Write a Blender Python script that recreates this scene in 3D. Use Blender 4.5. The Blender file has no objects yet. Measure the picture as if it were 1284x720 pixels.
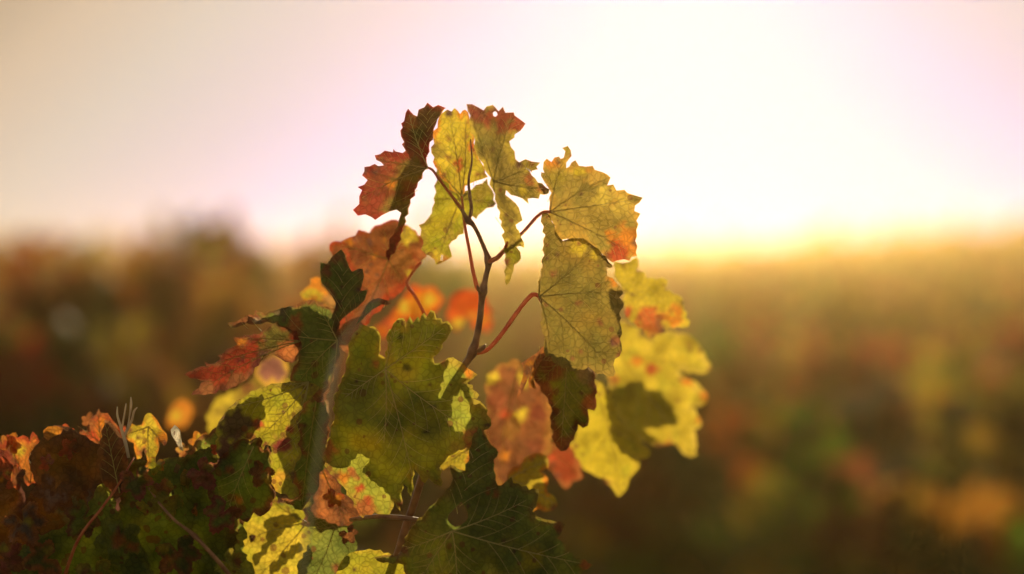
import bpy, math, random
from mathutils import Vector, noise
from mathutils.geometry import delaunay_2d_cdt

sc = bpy.context.scene
COL = sc.collection

# ------------------------------------------------------------------ camera
F = 85.0 / 36.0 * 1284.0          # focal length in photo pixels
CZ = 1.5
cam_d = bpy.data.cameras.new('camera'); cam = bpy.data.objects.new('camera', cam_d); COL.objects.link(cam)
cam.location = (0, 0, CZ); cam.rotation_euler = (math.radians(90), 0, 0)
cam_d.lens = 85; cam_d.sensor_width = 36; cam_d.clip_end = 2000; cam_d.clip_start = 0.05
cam_d.dof.use_dof = True; cam_d.dof.focus_distance = 1.50; cam_d.dof.aperture_fstop = 2.9
sc.camera = cam

# ------------------------------------------------------------------ world, sun, exposure
SUN_EL, SUN_AZ = math.radians(8.8), math.radians(4.0)   # just above the top of the frame, a little right
world = bpy.data.worlds.new('World'); sc.world = world; world.use_nodes = True
nt = world.node_tree; N = nt.nodes; L = nt.links
bg = N['Background']; bg.inputs['Strength'].default_value = 0.1
sky = N.new('ShaderNodeTexSky'); sky.sky_type = 'NISHITA'; sky.sun_disc = False
sky.sun_elevation = SUN_EL; sky.sun_rotation = SUN_AZ
sky.air_density = 1.0; sky.dust_density = 1.0; sky.ozone_density = 1.0
# the sky's own brightness put through a soft film-like shoulder: raised pale yellow away from the sun to fill shade, cream, then a pinkish white
bw = N.new('ShaderNodeRGBToBW'); sc1 = N.new('ShaderNodeMath'); sc1.operation = 'MULTIPLY'; sc1.inputs[1].default_value = 1 / 50
ramp = N.new('ShaderNodeValToRGB'); cr = ramp.color_ramp
for pos, c in ((0.0, (0, 0, 0)), (.10, (.66, .62, .46)), (.32, (.48, .37, .26)), (.378, (.60, .48, .37)), (.47, (.57, .53, .50)), (.60, (.54, .51, .64)), (.72, (.50, .49, .84))):
    if pos == 0.0: e = cr.elements[0]; e.position = 0
    elif pos == .72: e = cr.elements[len(cr.elements) - 1]; e.position = pos
    else: e = cr.elements.new(pos)
    e.color = (*c, 1)
up = N.new('ShaderNodeVectorMath'); up.operation = 'SCALE'; up.inputs['Scale'].default_value = 10
L.new(sky.outputs[0], bw.inputs[0]); L.new(bw.outputs[0], sc1.inputs[0]); L.new(sc1.outputs[0], ramp.inputs[0])
L.new(ramp.outputs[0], up.inputs[0]); L.new(up.outputs[0], bg.inputs['Color'])
sd = bpy.data.lights.new('sun', 'SUN'); sun = bpy.data.objects.new('sun', sd); COL.objects.link(sun)
sd.energy = 5.0; sd.angle = math.radians(0.5); sd.color = (1.0, 0.80, 0.50)
SDIR = Vector((math.sin(SUN_AZ) * math.cos(SUN_EL), math.cos(SUN_AZ) * math.cos(SUN_EL), math.sin(SUN_EL)))
sun.rotation_euler = SDIR.to_track_quat('Z', 'Y').to_euler()
sc.view_settings.view_transform = 'Standard'; sc.view_settings.look = 'None'
sc.view_settings.exposure = 0.0; sc.view_settings.gamma = 1.0; sc.view_settings.use_curve_mapping = False
sc.render.engine = 'CYCLES'
sc.cycles.use_denoising = True
sc.cycles.max_bounces = 8; sc.cycles.transmission_bounces = 6; sc.cycles.diffuse_bounces = 5
sc.cycles.volume_bounces = 1
sc.cycles.sample_clamp_indirect = 4.0

# ------------------------------------------------------------------ helpers
def tag(o, label=None, cat=None, group=None, kind=None):
    if label: o['label'] = label
    if cat: o['category'] = cat
    if group: o['group'] = group
    if kind: o['kind'] = kind
    return o
def link(name, me, parent=None):
    o = bpy.data.objects.new(name, me); COL.objects.link(o)
    if parent: o.parent = parent
    return o
def empty(name, loc):
    o = bpy.data.objects.new(name, None); COL.objects.link(o); o.location = loc; o.empty_display_size = .1
    return o
def nodemat(name):
    m = bpy.data.materials.new(name); m.use_nodes = True
    m.node_tree.nodes.clear(); return m, m.node_tree.nodes, m.node_tree.links
def W(px, py, d):
    return Vector(((px - 642) / F * d, d, CZ - (py - 360) / F * d))

# ------------------------------------------------------------------ materials
def leaf_material(name, scale, fine=True, rough=.45):
    m, n, l = nodemat(name)
    out = n.new('ShaderNodeOutputMaterial')
    at = n.new('ShaderNodeAttribute'); at.attribute_name = 'pig'
    tc = n.new('ShaderNodeTexCoord')
    col = at.outputs['Color']
    def mul(a, b, fac=1.0, mode='MULTIPLY'):
        x = n.new('ShaderNodeMix'); x.data_type = 'RGBA'; x.blend_type = mode
        x.inputs[0].default_value = fac
        l.new(a, x.inputs[6])
        if hasattr(b, 'links'): l.new(b, x.inputs[7])
        else: x.inputs[7].default_value = b
        return x
    bump = None
    if fine:
        # fine net of veins
        vo = n.new('ShaderNodeTexVoronoi'); vo.feature = 'DISTANCE_TO_EDGE'; vo.inputs['Scale'].default_value = 260
        l.new(tc.outputs['Object'], vo.inputs['Vector'])
        r1 = n.new('ShaderNodeMapRange'); r1.inputs['From Min'].default_value = 0.0; r1.inputs['From Max'].default_value = .16
        r1.inputs['To Min'].default_value = .72; r1.inputs['To Max'].default_value = 1.0
        l.new(vo.outputs['Distance'], r1.inputs['Value'])
        c1 = mul(col, r1.outputs['Result'])
        # mottling
        no = n.new('ShaderNodeTexNoise'); no.inputs['Scale'].default_value = 70; no.inputs['Detail'].default_value = 6
        l.new(tc.outputs['Object'], no.inputs['Vector'])
        r2 = n.new('ShaderNodeMapRange'); r2.inputs['From Min'].default_value = .3; r2.inputs['From Max'].default_value = .7
        r2.inputs['To Min'].default_value = .72; r2.inputs['To Max'].default_value = 1.15
        l.new(no.outputs[0], r2.inputs['Value'])
        c2 = mul(c1.outputs[2], r2.outputs['Result'])
        # brown specks
        vs = n.new('ShaderNodeTexVoronoi'); vs.inputs['Scale'].default_value = 110; vs.inputs['Randomness'].default_value = 1
        l.new(tc.outputs['Object'], vs.inputs['Vector'])
        ns = n.new('ShaderNodeTexNoise'); ns.inputs['Scale'].default_value = 22; ns.inputs['Detail'].default_value = 2
        l.new(tc.outputs['Object'], ns.inputs['Vector'])
        th = n.new('ShaderNodeMath'); th.operation = 'MULTIPLY_ADD'; th.inputs[1].default_value = .9; th.inputs[2].default_value = -.32
        l.new(ns.outputs[0], th.inputs[0])
        ls = n.new('ShaderNodeMath'); ls.operation = 'LESS_THAN'
        l.new(vs.outputs['Distance'], ls.inputs[0]); l.new(th.outputs[0], ls.inputs[1])
        sp = n.new('ShaderNodeMix'); sp.data_type = 'RGBA'; l.new(c2.outputs[2], sp.inputs[6])
        sp.inputs[7].default_value = (.22, .07, .03, 1)
        sf = n.new('ShaderNodeMath'); sf.operation = 'MULTIPLY'; sf.inputs[1].default_value = .65
        l.new(ls.outputs[0], sf.inputs[0]); l.new(sf.outputs[0], sp.inputs[0])
        col = sp.outputs[2]
        bump = n.new('ShaderNodeBump'); bump.inputs['Strength'].default_value = .8; bump.inputs['Distance'].default_value = .0012
        vb = n.new('ShaderNodeTexVoronoi'); vb.feature = 'SMOOTH_F1'; vb.inputs['Scale'].default_value = 150
        l.new(tc.outputs['Object'], vb.inputs['Vector'])
        ad = n.new('ShaderNodeMath'); ad.operation = 'SUBTRACT'; l.new(r2.outputs['Result'], ad.inputs[0]); l.new(vb.outputs['Distance'], ad.inputs[1])
        ae = n.new('ShaderNodeMath'); ae.operation = 'MULTIPLY_ADD'; ae.inputs[1].default_value = 1.0
        l.new(r1.outputs['Result'], ae.inputs[0]); l.new(ad.outputs[0], ae.inputs[2])
        l.new(ae.outputs[0], bump.inputs['Height'])
    p = n.new('ShaderNodeBsdfPrincipled'); t = n.new('ShaderNodeBsdfTranslucent')
    rc = mul(col, (.42, .48, .46, 1)); l.new(rc.outputs[2], p.inputs['Base Color'])
    p.inputs['Roughness'].default_value = rough; p.inputs['Specular IOR Level'].default_value = .35
    l.new(col, t.inputs['Color'])
    if bump: l.new(bump.outputs[0], p.inputs['Normal']); l.new(bump.outputs[0], t.inputs['Normal'])
    mx = n.new('ShaderNodeMixShader'); mx.inputs[0].default_value = .55
    l.new(p.outputs[0], mx.inputs[1]); l.new(t.outputs[0], mx.inputs[2]); l.new(mx.outputs[0], out.inputs[0])
    return m
M_LEAF = leaf_material('leaf_blade', 1)
M_FAR = leaf_material('leaf_blade_plain', 1, fine=False, rough=.6)

def bark(name, c1, c2, scale=60, rough=.6, trans=0.0):
    m, n, l = nodemat(name)
    out = n.new('ShaderNodeOutputMaterial'); p = n.new('ShaderNodeBsdfPrincipled')
    tc = n.new('ShaderNodeTexCoord'); no = n.new('ShaderNodeTexNoise'); no.inputs['Scale'].default_value = scale
    no.inputs['Detail'].default_value = 5; l.new(tc.outputs['Object'], no.inputs['Vector'])
    r = n.new('ShaderNodeValToRGB'); r.color_ramp.elements[0].position = .35; r.color_ramp.elements[1].position = .65
    r.color_ramp.elements[0].color = (*c1, 1); r.color_ramp.elements[1].color = (*c2, 1)
    l.new(no.outputs[0], r.inputs[0]); l.new(r.outputs[0], p.inputs['Base Color'])
    p.inputs['Roughness'].default_value = rough
    b = n.new('ShaderNodeBump'); b.inputs['Strength'].default_value = .4; b.inputs['Distance'].default_value = .001
    l.new(no.outputs[0], b.inputs['Height']); l.new(b.outputs[0], p.inputs['Normal'])
    if trans:
        t = n.new('ShaderNodeBsdfTranslucent'); l.new(r.outputs[0], t.inputs['Color'])
        mx = n.new('ShaderNodeMixShader'); mx.inputs[0].default_value = trans
        l.new(p.outputs[0], mx.inputs[1]); l.new(t.outputs[0], mx.inputs[2]); l.new(mx.outputs[0], out.inputs[0])
    else: l.new(p.outputs[0], out.inputs[0])
    return m
M_VEINPALE = bark('pale_leaf_vein', (.70, .58, .22), (.80, .66, .28), 200, .4, .5)
M_VEIN = bark('leaf_vein', (.52, .43, .13), (.62, .50, .18), 200, .5, .5)
M_CANE = bark('cane_bark', (.22, .09, .045), (.46, .21, .10), 150, .35, .12)
M_OLDCANE = bark('pale_cane', (.50, .47, .30), (.66, .62, .44), 120, .45)
M_PET = bark('petiole_skin', (.62, .14, .07), (.80, .30, .12), 120, .3, .45)
M_TRUNK = bark('trunk_bark', (.06, .04, .025), (.16, .11, .07), 30, .9)
M_DRY = bark('dry_tendril', (.55, .42, .28), (.75, .62, .45), 90, .4, .4)
M_EARTH = bark('vineyard_earth', (.13, .085, .045), (.24, .17, .09), 1.2, .95)
M_HILL = bark('far_hill_ground', (.07, .06, .03), (.14, .10, .05), .8, .95)

# ------------------------------------------------------------------ tubes
def tube_mesh(verts, faces, pts, rad, seg=8):
    base = len(verts)
    n = len(pts); prev = None
    for i, p in enumerate(pts):
        t = (pts[min(i + 1, n - 1)] - pts[max(i - 1, 0)]).normalized()
        a = prev - t * prev.dot(t) if prev is not None else t.cross(Vector((0, 1, .13)))
        if a.length < 1e-6: a = t.cross(Vector((1, 0, 0)))
        a.normalize(); b = t.cross(a); prev = a
        for k in range(seg):
            an = 2 * math.pi * k / seg
            verts.append(p + (a * math.cos(an) + b * math.sin(an)) * rad[i])
    for i in range(n - 1):
        for k in range(seg):
            k2 = (k + 1) % seg
            faces.append((base + i * seg + k, base + i * seg + k2, base + (i + 1) * seg + k2, base + (i + 1) * seg + k))
    faces.append(tuple(base + k for k in range(seg))[::-1]); faces.append(tuple(base + (n - 1) * seg + k for k in range(seg)))
def smooth_path(pts, rad, sub=6, wob=0.0):
    P, R = [], []
    n = len(pts)
    for i in range(n - 1):
        p0, p1, p2, p3 = pts[max(i - 1, 0)], pts[i], pts[i + 1], pts[min(i + 2, n - 1)]
        for k in range(sub):
            t = k / sub
            q = .5 * ((2 * p1) + (p2 - p0) * t + (2 * p0 - 5 * p1 + 4 * p2 - p3) * t * t + (3 * p1 - p0 - 3 * p2 + p3) * t ** 3)
            P.append(q + noise.noise_vector(q * 60) * wob); R.append(rad[i] + (rad[i + 1] - rad[i]) * t)
    P.append(pts[-1]); R.append(rad[-1])
    return P, R
def tube(name, pts, rad, mat, parent, seg=10, nodes=(), wob=.0003):
    P, R = smooth_path(pts, rad, 6, wob)
    for (q, w, amp) in nodes:
        for i, p in enumerate(P):
            d = (p - q).length
            R[i] += amp * math.exp(-(d / w) ** 2)
    v, f = [], []
    tube_mesh(v, f, P, R, seg)
    org = parent.location if parent else Vector()
    me = bpy.data.meshes.new(name); me.from_pydata([p - org for p in v], [], f); me.materials.append(mat)
    for q in me.polygons: q.use_smooth = True
    return link(name, me, parent)
def pxpath(spec):          # (x, y, depth, radius_mm)
    return [W(a, b, c) for a, b, c, r in spec], [r / 1000 for *_, r in spec]

# ------------------------------------------------------------------ leaf pigments (transmitted colour)
GREEN = (.36, .38, .055); DKGREEN = (.27, .31, .055); YGREEN = (.62, .54, .04); YELLOW = (.90, .66, .06)
OLIVE = (.50, .37, .05); RED = (.66, .12, .04); ORANGE = (.92, .33, .04); BROWN = (.36, .135, .05)
TAN = (.62, .34, .14); PURPLE = (.20, .08, .06); PALE = (.92, .72, .46); RUST = (.62, .21, .06)
GOLD = (.72, .42, .05)
def lerp(a, b, t): return tuple(a[i] + (b[i] - a[i]) * t for i in range(3))
def sstep(a, b, x):
    t = max(0, min(1, (x - a) / (b - a))); return t * t * (3 - 2 * t)

def seg_dist(p, a, b):
    ab = b - a; L2 = ab.length_squared
    t = 0 if L2 == 0 else max(0, min(1, (p - a).dot(ab) / L2))
    return (p - (a + ab * t)).length
def inside(p, poly):
    r = False; j = len(poly) - 1
    for i in range(len(poly)):
        a, b = poly[i], poly[j]
        if (a.y > p.y) != (b.y > p.y) and p.x < (b.x - a.x) * (p.y - a.y) / (b.y - a.y) + a.x: r = not r
        j = i
    return r
def P2(s): return [Vector(tuple(float(c) for c in t.split(','))) for t in s.split()]

def sharpen(poly, rnd, step=5.5, amp=2.0):
    """long straight stretches of a leaf margin get small uneven teeth"""
    out = []
    n = len(poly)
    for i in range(n):
        a, b = poly[i], poly[(i + 1) % n]
        out.append(a); d = b - a
        k = int(d.length / step)
        if k >= 2:
            nn = Vector((d.y, -d.x)).normalized()
            for j in range(1, k):
                t = (j + rnd.uniform(-.25, .25)) / k
                s = amp * rnd.uniform(.4, 1.15) * (1 if j % 2 else -1)
                out.append(a + d * t + nn * s)
    return out

def blade(name, outline, d, parent, base, col=GREEN, edge=None, ew=12, blot=(), tilt=(0, 0), fold=0.0, cup=0.0,
          rip=1.0, tips=None, holes=(), seed=0, grid=5.0, veins=True, teeth=True, mid=None, edge2=None, label=None, pale=False):
    """One vine leaf: its outline in a plane at distance d, bent out of that plane by tilt, fold, cup and crumple.
    Pigments: base colour, margin colour, blotches"""
    rnd = random.Random(seed * 7 + 3)
    poly = P2(outline) if isinstance(outline, str) else outline
    if teeth: poly = sharpen(poly, rnd)
    B = Vector(base)
    cx = sum(p.x for p in poly) / len(poly); cy = sum(p.y for p in poly) / len(poly); C = Vector((cx, cy))
    holes = [P2(h) if isinstance(h, str) else h for h in holes]
    mpp = d / F
    ax = (Vector(mid) if mid else C) - B
    if ax.length < 1: ax = Vector((0, 1))
    axn = ax.normalized(); pn = Vector((-axn.y, axn.x))
    so = Vector((seed * 3.1, seed * 1.7, 0))
    rim = [(poly[i], poly[(i + 1) % len(poly)]) for i in range(len(poly))]
    def delta(p):
        q = (p - B) * mpp
        r = q.length
        z = tilt[0] * q.x + tilt[1] * q.y + fold * abs(q.dot(pn)) + cup * r * r * 10
        n1 = noise.noise(Vector((p.x, p.y, 0)) * .022 + so); n2 = noise.noise(Vector((p.x, p.y, 0)) * .07 + so)
        n3 = noise.noise(Vector((p.x, p.y, 0)) * .16 + so)
        z += rip * (.010 * n1 + .0042 * n2 + .0011 * n3)
        e = min(seg_dist(p, a, b) for a, b in rim)
        z += rip * .0045 * math.exp(-e / 5) * noise.noise(Vector((p.x, p.y, 7)) * .09 + so)
        return z
    xs = [p.x for p in poly]; ys = [p.y for p in poly]
    pts = list(poly); edges = [(i, (i + 1) % len(poly)) for i in range(len(poly))]
    for h in holes:
        b0 = len(pts); pts += h; edges += [(b0 + i, b0 + (i + 1) % len(h)) for i in range(len(h))]
    segs = [(poly[i], poly[(i + 1) % len(poly)]) for i in range(len(poly))]
    def edist(p): return min(seg_dist(p, a, b) for a, b in segs)
    y = min(ys); row = 0
    while y < max(ys):
        x = min(xs) + (grid / 2 if row % 2 else 0)
        while x < max(xs):
            p = Vector((x + rnd.uniform(-1, 1), y + rnd.uniform(-1, 1)))
            if inside(p, poly) and not any(inside(p, h) for h in holes): pts.append(p)
            x += grid
        y += grid * .87; row += 1
    vs, es, fs, *_ = delaunay_2d_cdt(pts, edges, [], 0, 1e-4)
    vs = [Vector((v.x, v.y)) for v in vs]
    faces = []
    for f in fs:
        c = (vs[f[0]] + vs[f[1]] + vs[f[2]]) / 3
        if inside(c, poly) and not any(inside(c, h) for h in holes): faces.append(tuple(f))
    org = parent.location
    # origin of the leaf: where it meets its stalk
    O = W(B.x, B.y, d + delta(B))
    V = [W(v.x, v.y, d + delta(v)) - O for v in vs]
    cols = []
    blot = list(blot)
    if len(poly) > 24 and veins:
        for _ in range(5):
            q = poly[rnd.randrange(len(poly))]; q = q + (C - q) * rnd.uniform(0, .12)
            blot.append((q.x, q.y, rnd.uniform(2.5, 7), rnd.choice((BROWN, (.3, .1, .05), (.2, .1, .06)))))
        for _ in range(4):
            q = B + (poly[rnd.randrange(len(poly))] - B) * rnd.uniform(.3, .8)
            blot.append((q.x, q.y, rnd.uniform(1.5, 3.2), (.16, .07, .04)))
    for v in vs:
        c = col
        n1 = noise.noise(Vector((v.x, v.y, 5)) * .035 + so); n2 = noise.noise(Vector((v.x, v.y, 9)) * .11 + so)
        n4 = noise.noise(Vector((v.x, v.y, 21)) * .06 + so)
        c = lerp(c, tuple(k * .55 for k in c), max(0, n1) * 1.1)
        c = lerp(c, (min(1, c[0] * 1.35), min(1, c[1] * 1.1), c[2]), max(0, -n1) * 1.2)
        c = lerp(c, (c[0] * .75, c[1] * .95, c[2]), max(0, n4) * .9)
        if edge:
            e = edist(v) + 9 * n1 + 6 * n2
            c = lerp(edge, c, sstep(ew * .4, ew * 1.3, e))
            if edge2: c = lerp(edge2, c, sstep(0, ew * .45, e))
        for (bx, by, br, bc) in blot:
            r = (v - Vector((bx, by))).length + br * .7 * n2 + br * .4 * n1
            c = lerp(bc, c, sstep(br * .55, br * 1.1, r))
        cols.append(c)
    nb = len(V); vf = []
    if veins:
        if tips is None:
            cand = []
            n = len(poly)
            for i in range(n):
                r0 = (poly[i] - B).length
                if r0 > (poly[i - 1] - B).length and r0 > (poly[(i + 1) % n] - B).length: cand.append((r0, poly[i]))
            cand.sort(key=lambda t: -t[0]); tips = []
            for r0, p in cand:
                a = math.atan2(p.y - B.y, p.x - B.x)
                if all(abs((a - math.atan2(q.y - B.y, q.x - B.x) + math.pi) % (2 * math.pi) - math.pi) > .5 for q in tips) and r0 > 25: tips.append(p)
                if len(tips) == 5: break
        else: tips = [Vector(t) for t in tips]
        VV = []
        def vein(a, b, r0, r1, bend):
            n = max(4, int((b - a).length / 6)); dv = b - a; nn = Vector((-dv.y, dv.x)) * bend
            P, R = [], []
            for i in range(n + 1):
                t = i / n; q = a + dv * t + nn * (4 * t * (1 - t))
                if not (inside(q, poly)) or any(inside(q, h) for h in holes):
                    if i > 1: break
                P.append(W(q.x, q.y, d + delta(q) - .0003) - O); R.append((r0 + (r1 - r0) * t))
            if len(P) > 2: tube_mesh(VV, vf, P, R, 5)
        for T in tips:
            dv = T - B; Lm = dv.length; bd = rnd.uniform(-.04, .04)
            vein(B, B + dv * .95, .00045, .00012, bd)
            for j, t in enumerate((.22, .38, .53, .67, .8)):
                for sgn in (-1, 1):
                    a = B + dv * (t + .04 * sgn) + Vector((-dv.y, dv.x)) * bd * 4 * t * (1 - t)
                    ang = math.radians(42 + rnd.uniform(-6, 6)) * sgn
                    dd = Vector((dv.x * math.cos(ang) - dv.y * math.sin(ang), dv.x * math.sin(ang) + dv.y * math.cos(ang))).normalized()
                    vein(a, a + dd * Lm * (.42 * (1 - t) + .08), .00019, .00006, .05 * -sgn)
        vf = [tuple(i + nb for i in f) for f in vf]
        V += VV
    me = bpy.data.meshes.new(name); me.from_pydata(V, [], faces + vf)
    me.materials.append(M_LEAF); me.materials.append(M_VEINPALE if pale else M_VEIN)
    nf = len(faces)
    for i, q in enumerate(me.polygons):
        q.use_smooth = True
        if i >= nf: q.material_index = 1
    ca = me.color_attributes.new('pig', 'FLOAT_COLOR', 'POINT')
    for i, c in enumerate(cols): ca.data[i].color = (*c, 1)
    o = link(name, me, parent); o.location = O - org
    if label: o['label'] = label
    return o

# ------------------------------------------------------------------ the setting: rising vineyard ground, far hill
def ground_z(x, y):
    z = .90 * sstep(6, 60, y) + .075 * max(0, min(x, 12) - 2.5) * sstep(15, 50, y) + .30 * sstep(-2, -9, x) * sstep(20, 60, y)
    z += .04 * noise.noise(Vector((x * .3, y * .3, 0)))
    return z
def sheet(name, x0, x1, y0, y1, nx, ny, fz, mat):
    v = []; f = []
    for j in range(ny + 1):
        for i in range(nx + 1):
            x = x0 + (x1 - x0) * i / nx; y = y0 + (y1 - y0) * (j / ny) ** 1.6
            v.append((x, y, fz(x, y)))
    for j in range(ny):
        for i in range(nx):
            a = j * (nx + 1) + i; f.append((a, a + 1, a + nx + 2, a + nx + 1))
    me = bpy.data.meshes.new(name); me.from_pydata(v, [], f); me.materials.append(mat)
    for q in me.polygons: q.use_smooth = True
    return tag(link(name, me), kind='structure')
sheet('ground', -60, 60, -12, 110, 80, 100, ground_z, M_EARTH)

# ------------------------------------------------------------------ background vines
def gen_outline(rnd, nt=5, teeth=True, R=1.0):
    """generic five-lobed vine leaf, stalk end at the origin, tip along -y"""
    lobes = [(0, 1.0, .36), (.98, .86, .33), (-.98, .86, .33), (1.95, .66, .42), (-1.95, .66, .42)]
    lobes = [(a + rnd.uniform(-.08, .08), r * rnd.uniform(.9, 1.08), w) for a, r, w in lobes]
    out = []; n = 60 if teeth else 22
    for i in range(n + 1):
        th = -2.75 + 5.5 * i / n
        r = .50
        for a, l, w in lobes:
            r = max(r, l * (1 - min(1, abs(th - a) / (w * 1.9)) ** 1.35 * .55))
        if abs(th) > 2.3: r *= 1 - .35 * (abs(th) - 2.3) / .45
        if teeth: r *= 1 + (.055 if i % 2 else -.05) * rnd.uniform(.5, 1.2)
        out.append(Vector((math.sin(th) * r * R, math.cos(th) * r * R)))
    out.append(Vector((0, .06 * R)))
    return out

def leaf_verts(rnd, out, center, yaw, droop, roll, size, cup):
    """far leaf: fan of the outline folded along its midrib; hangs from center"""
    from mathutils import Matrix
    m = Matrix.Rotation(yaw, 3, 'Z') @ Matrix.Rotation(droop, 3, 'X') @ Matrix.Rotation(roll, 3, 'Y')
    V = []
    for p in out:
        q = Vector((p.x, -abs(p.x) * cup + .0, -p.y)) * size
        q.y += .25 * size * (p.y ** 2) * cup
        V.append(center + m @ q)
    return V

FARGREEN = (.20, .19, .03)
PAL_L = [(RUST, 3), (GOLD, 4), (YELLOW, 1), (OLIVE, 5), (BROWN, 6), (RED, 3), (FARGREEN, 3), (FARGREEN, 7)]
PAL_R = [(OLIVE, 7), (YELLOW, 3), (YGREEN, 3), (BROWN, 5), (GOLD, 5), (FARGREEN, 4), (FARGREEN, 9), (RUST, 2), (ORANGE, 1)]
PAL_C = [(RED, 6), (RUST, 4), (ORANGE, 4), (BROWN, 4), (OLIVE, 2), (YELLOW, 1)]
def pick(pal, rnd):
    s = sum(w for _, w in pal); r = rnd.uniform(0, s)
    for c, w in pal:
        r -= w
        if r <= 0: return c
    return pal[-1][0]
OUTS = [gen_outline(random.Random(k), teeth=False) for k in range(6)]
def foliage_mesh(name, seed, pal, nleaf, dim, hw=.62, depth=.17, z0=.45, z1=1.32, shoots=5, shoot_h=.22):
    rnd = random.Random(seed); V, Fc, C = [], [], []
    def add(c, size=None, dom=None):
        out = rnd.choice(OUTS); b = len(V)
        V.extend(leaf_verts(rnd, out, c, rnd.gauss(0, .9) + (math.pi if rnd.random() < .5 else 0), rnd.uniform(-.2, .9), rnd.uniform(-.6, .6), size or rnd.uniform(.050, .085), rnd.uniform(.1, .6)))
        n = len(out)
        for i in range(n - 1):
            Fc.append((b + n - 1, b + i, b + i + 1))
        sh = rnd.uniform(.75, 1.1)
        col = dom if dom and rnd.random() < .93 else pick(pal, rnd); col = tuple(k * sh * dim for k in col)
        C.extend([col] * n)
    # clumps along the row with gaps between them
    clumps = [(rnd.uniform(-hw, hw), rnd.uniform(-depth, depth) * .6, rnd.uniform(z0 + .1, z1 - .04), rnd.uniform(.055, .11), tuple(k * rnd.uniform(.3, 1.5) for k in pick(pal, rnd))) for _ in range(38)]
    for i in range(nleaf):
        cx, cy, cz, r, dom = rnd.choice(clumps)
        v = Vector((rnd.gauss(0, 1), rnd.gauss(0, .7), rnd.gauss(0, 1))) * r * .62
        c = Vector((cx, cy, cz)) + v
        c.z = max(z0 - .1, min(z1 + .05 * rnd.random(), c.z))
        add(c, None, dom)
    sh = []
    for s in range(shoots):                       # upright shoots above the crown
        x = rnd.uniform(-hw, hw); top = z1 + rnd.uniform(.2, 1) * shoot_h * .8; lean = rnd.uniform(-.12, .12)
        pth = [Vector((x + lean * t, rnd.uniform(-.03, .03), z1 - .35 + (top - z1 + .35) * t)) for t in (0, .25, .5, .75, 1)]
        sh.append(pth)
        k = int((top - z1 + .3) / .02)
        for i in range(k):
            t = i / k; p = pth[0].lerp(pth[-1], t)
            add(p + Vector((rnd.uniform(-.05, .05), rnd.uniform(-.05, .05), 0)), rnd.uniform(.045, .075) * (1 - .35 * t))
    me = bpy.data.meshes.new(name); me.from_pydata(V, [], Fc); me.materials.append(M_FAR)
    ca = me.color_attributes.new('pig', 'FLOAT_COLOR', 'POINT')
    for i, c in enumerate(C): ca.data[i].color = (*c, 1)
    cv, cf = [], []
    for pth in sh: tube_mesh(cv, cf, pth, [.004, .0035, .003, .0025, .0015], 5)
    for s in range(4):
        x = -hw + 2 * hw * (s + .5) / 4
        tube_mesh(cv, cf, [Vector((x * .35, 0, .72)), Vector((x * .8, .02, .95)), Vector((x, rnd.uniform(-.1, .1), z1 - .1))], [.007, .006, .004], 6)
    cm = bpy.data.meshes.new('cane'); cm.from_pydata(cv, [], cf); cm.materials.append(M_CANE)
    return me, cm
def trunk_mesh(seed):
    rnd = random.Random(seed); v, f = [], []
    pts = [Vector((0, 0, -.15)), Vector((rnd.uniform(-.03, .03), .02, .2)), Vector((rnd.uniform(-.05, .05), -.02, .48)), Vector((0, 0, .74))]
    P, R = smooth_path(pts, [.045, .034, .03, .036], 5, .006); tube_mesh(v, f, P, R, 9)
    for s in (-1, 1):
        P, R = smooth_path([Vector((0, 0, .70)), Vector((.16 * s, .01, .76)), Vector((.5 * s, -.01, .75 + rnd.uniform(-.03, .03)))], [.03, .022, .014], 5, .004)
        tube_mesh(v, f, P, R, 8)
    me = bpy.data.meshes.new('trunk'); me.from_pydata(v, [], f); me.materials.append(M_TRUNK)
    for q in me.polygons: q.use_smooth = True
    return me
TR = [trunk_mesh(s) for s in range(3)]
VAR = {}
for key, pal in (('L', PAL_L), ('R', PAL_R), ('C', PAL_C)):
    VAR[key] = [foliage_mesh('foliage', 11 * s + ord(key), pal, 720, .60 if key == 'R' else .50, shoots=5 + s, shoot_h=.06 + .04 * s) for s in range(4)]
ORD = ['first', 'second', 'third', 'fourth', 'fifth', 'sixth', 'seventh', 'eighth', 'ninth', 'tenth', 'eleventh', 'twelfth', 'thirteenth',
       'fourteenth', 'fifteenth', 'sixteenth', 'seventeenth', 'eighteenth', 'nineteenth', 'twentieth', 'twenty-first', 'twenty-second', 'twenty-third', 'twenty-fourth']
rb = random.Random(5)
def bgvine(x, y, key, lab, grp, sz=1.0, zo=0.0):
    r = empty('grapevine', (x, y, ground_z(x, y) + zo)); r.rotation_euler.z = math.radians(rb.uniform(-14, 6) + (180 if rb.random() < .5 else 0))
    r.scale = (rb.uniform(.95, 1.1), 1, sz)
    tag(r, lab, 'grapevine', grp)
    fm, cm = rb.choice(VAR[key])
    link('foliage', fm, r); link('cane', cm, r); link('trunk', rb.choice(TR), r)
    return r
rows = []
y = 5.2
while y < 46: rows.append(y); y += 2.3 + .02 * y
for k, ry in enumerate(rows):
    half = .2118 * ry + .7
    xs = []; x = -half + rb.uniform(0, .5)
    while x < half: xs.append(x + rb.uniform(-.1, .1)); x += 1.12
    for i, x in enumerate(xs):
        fx = x / (.2118 * ry)
        key = 'L' if fx < -.15 else 'R'
        if -.75 < fx < -.35 and rb.random() < .5: key = 'C'
        sz = 1.0 + rb.uniform(-.05, .05)
        if fx < 0: sz += .02
        word = {'L': 'rust and olive', 'R': 'green and golden', 'C': 'red-leaved'}[key]
        bgvine(x, ry - .18 * x, key, f'blurred {word} vine, {ORD[i]} from the left in the {ORD[k]} row behind', 'blurred vines in the rows behind', sz)

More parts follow.
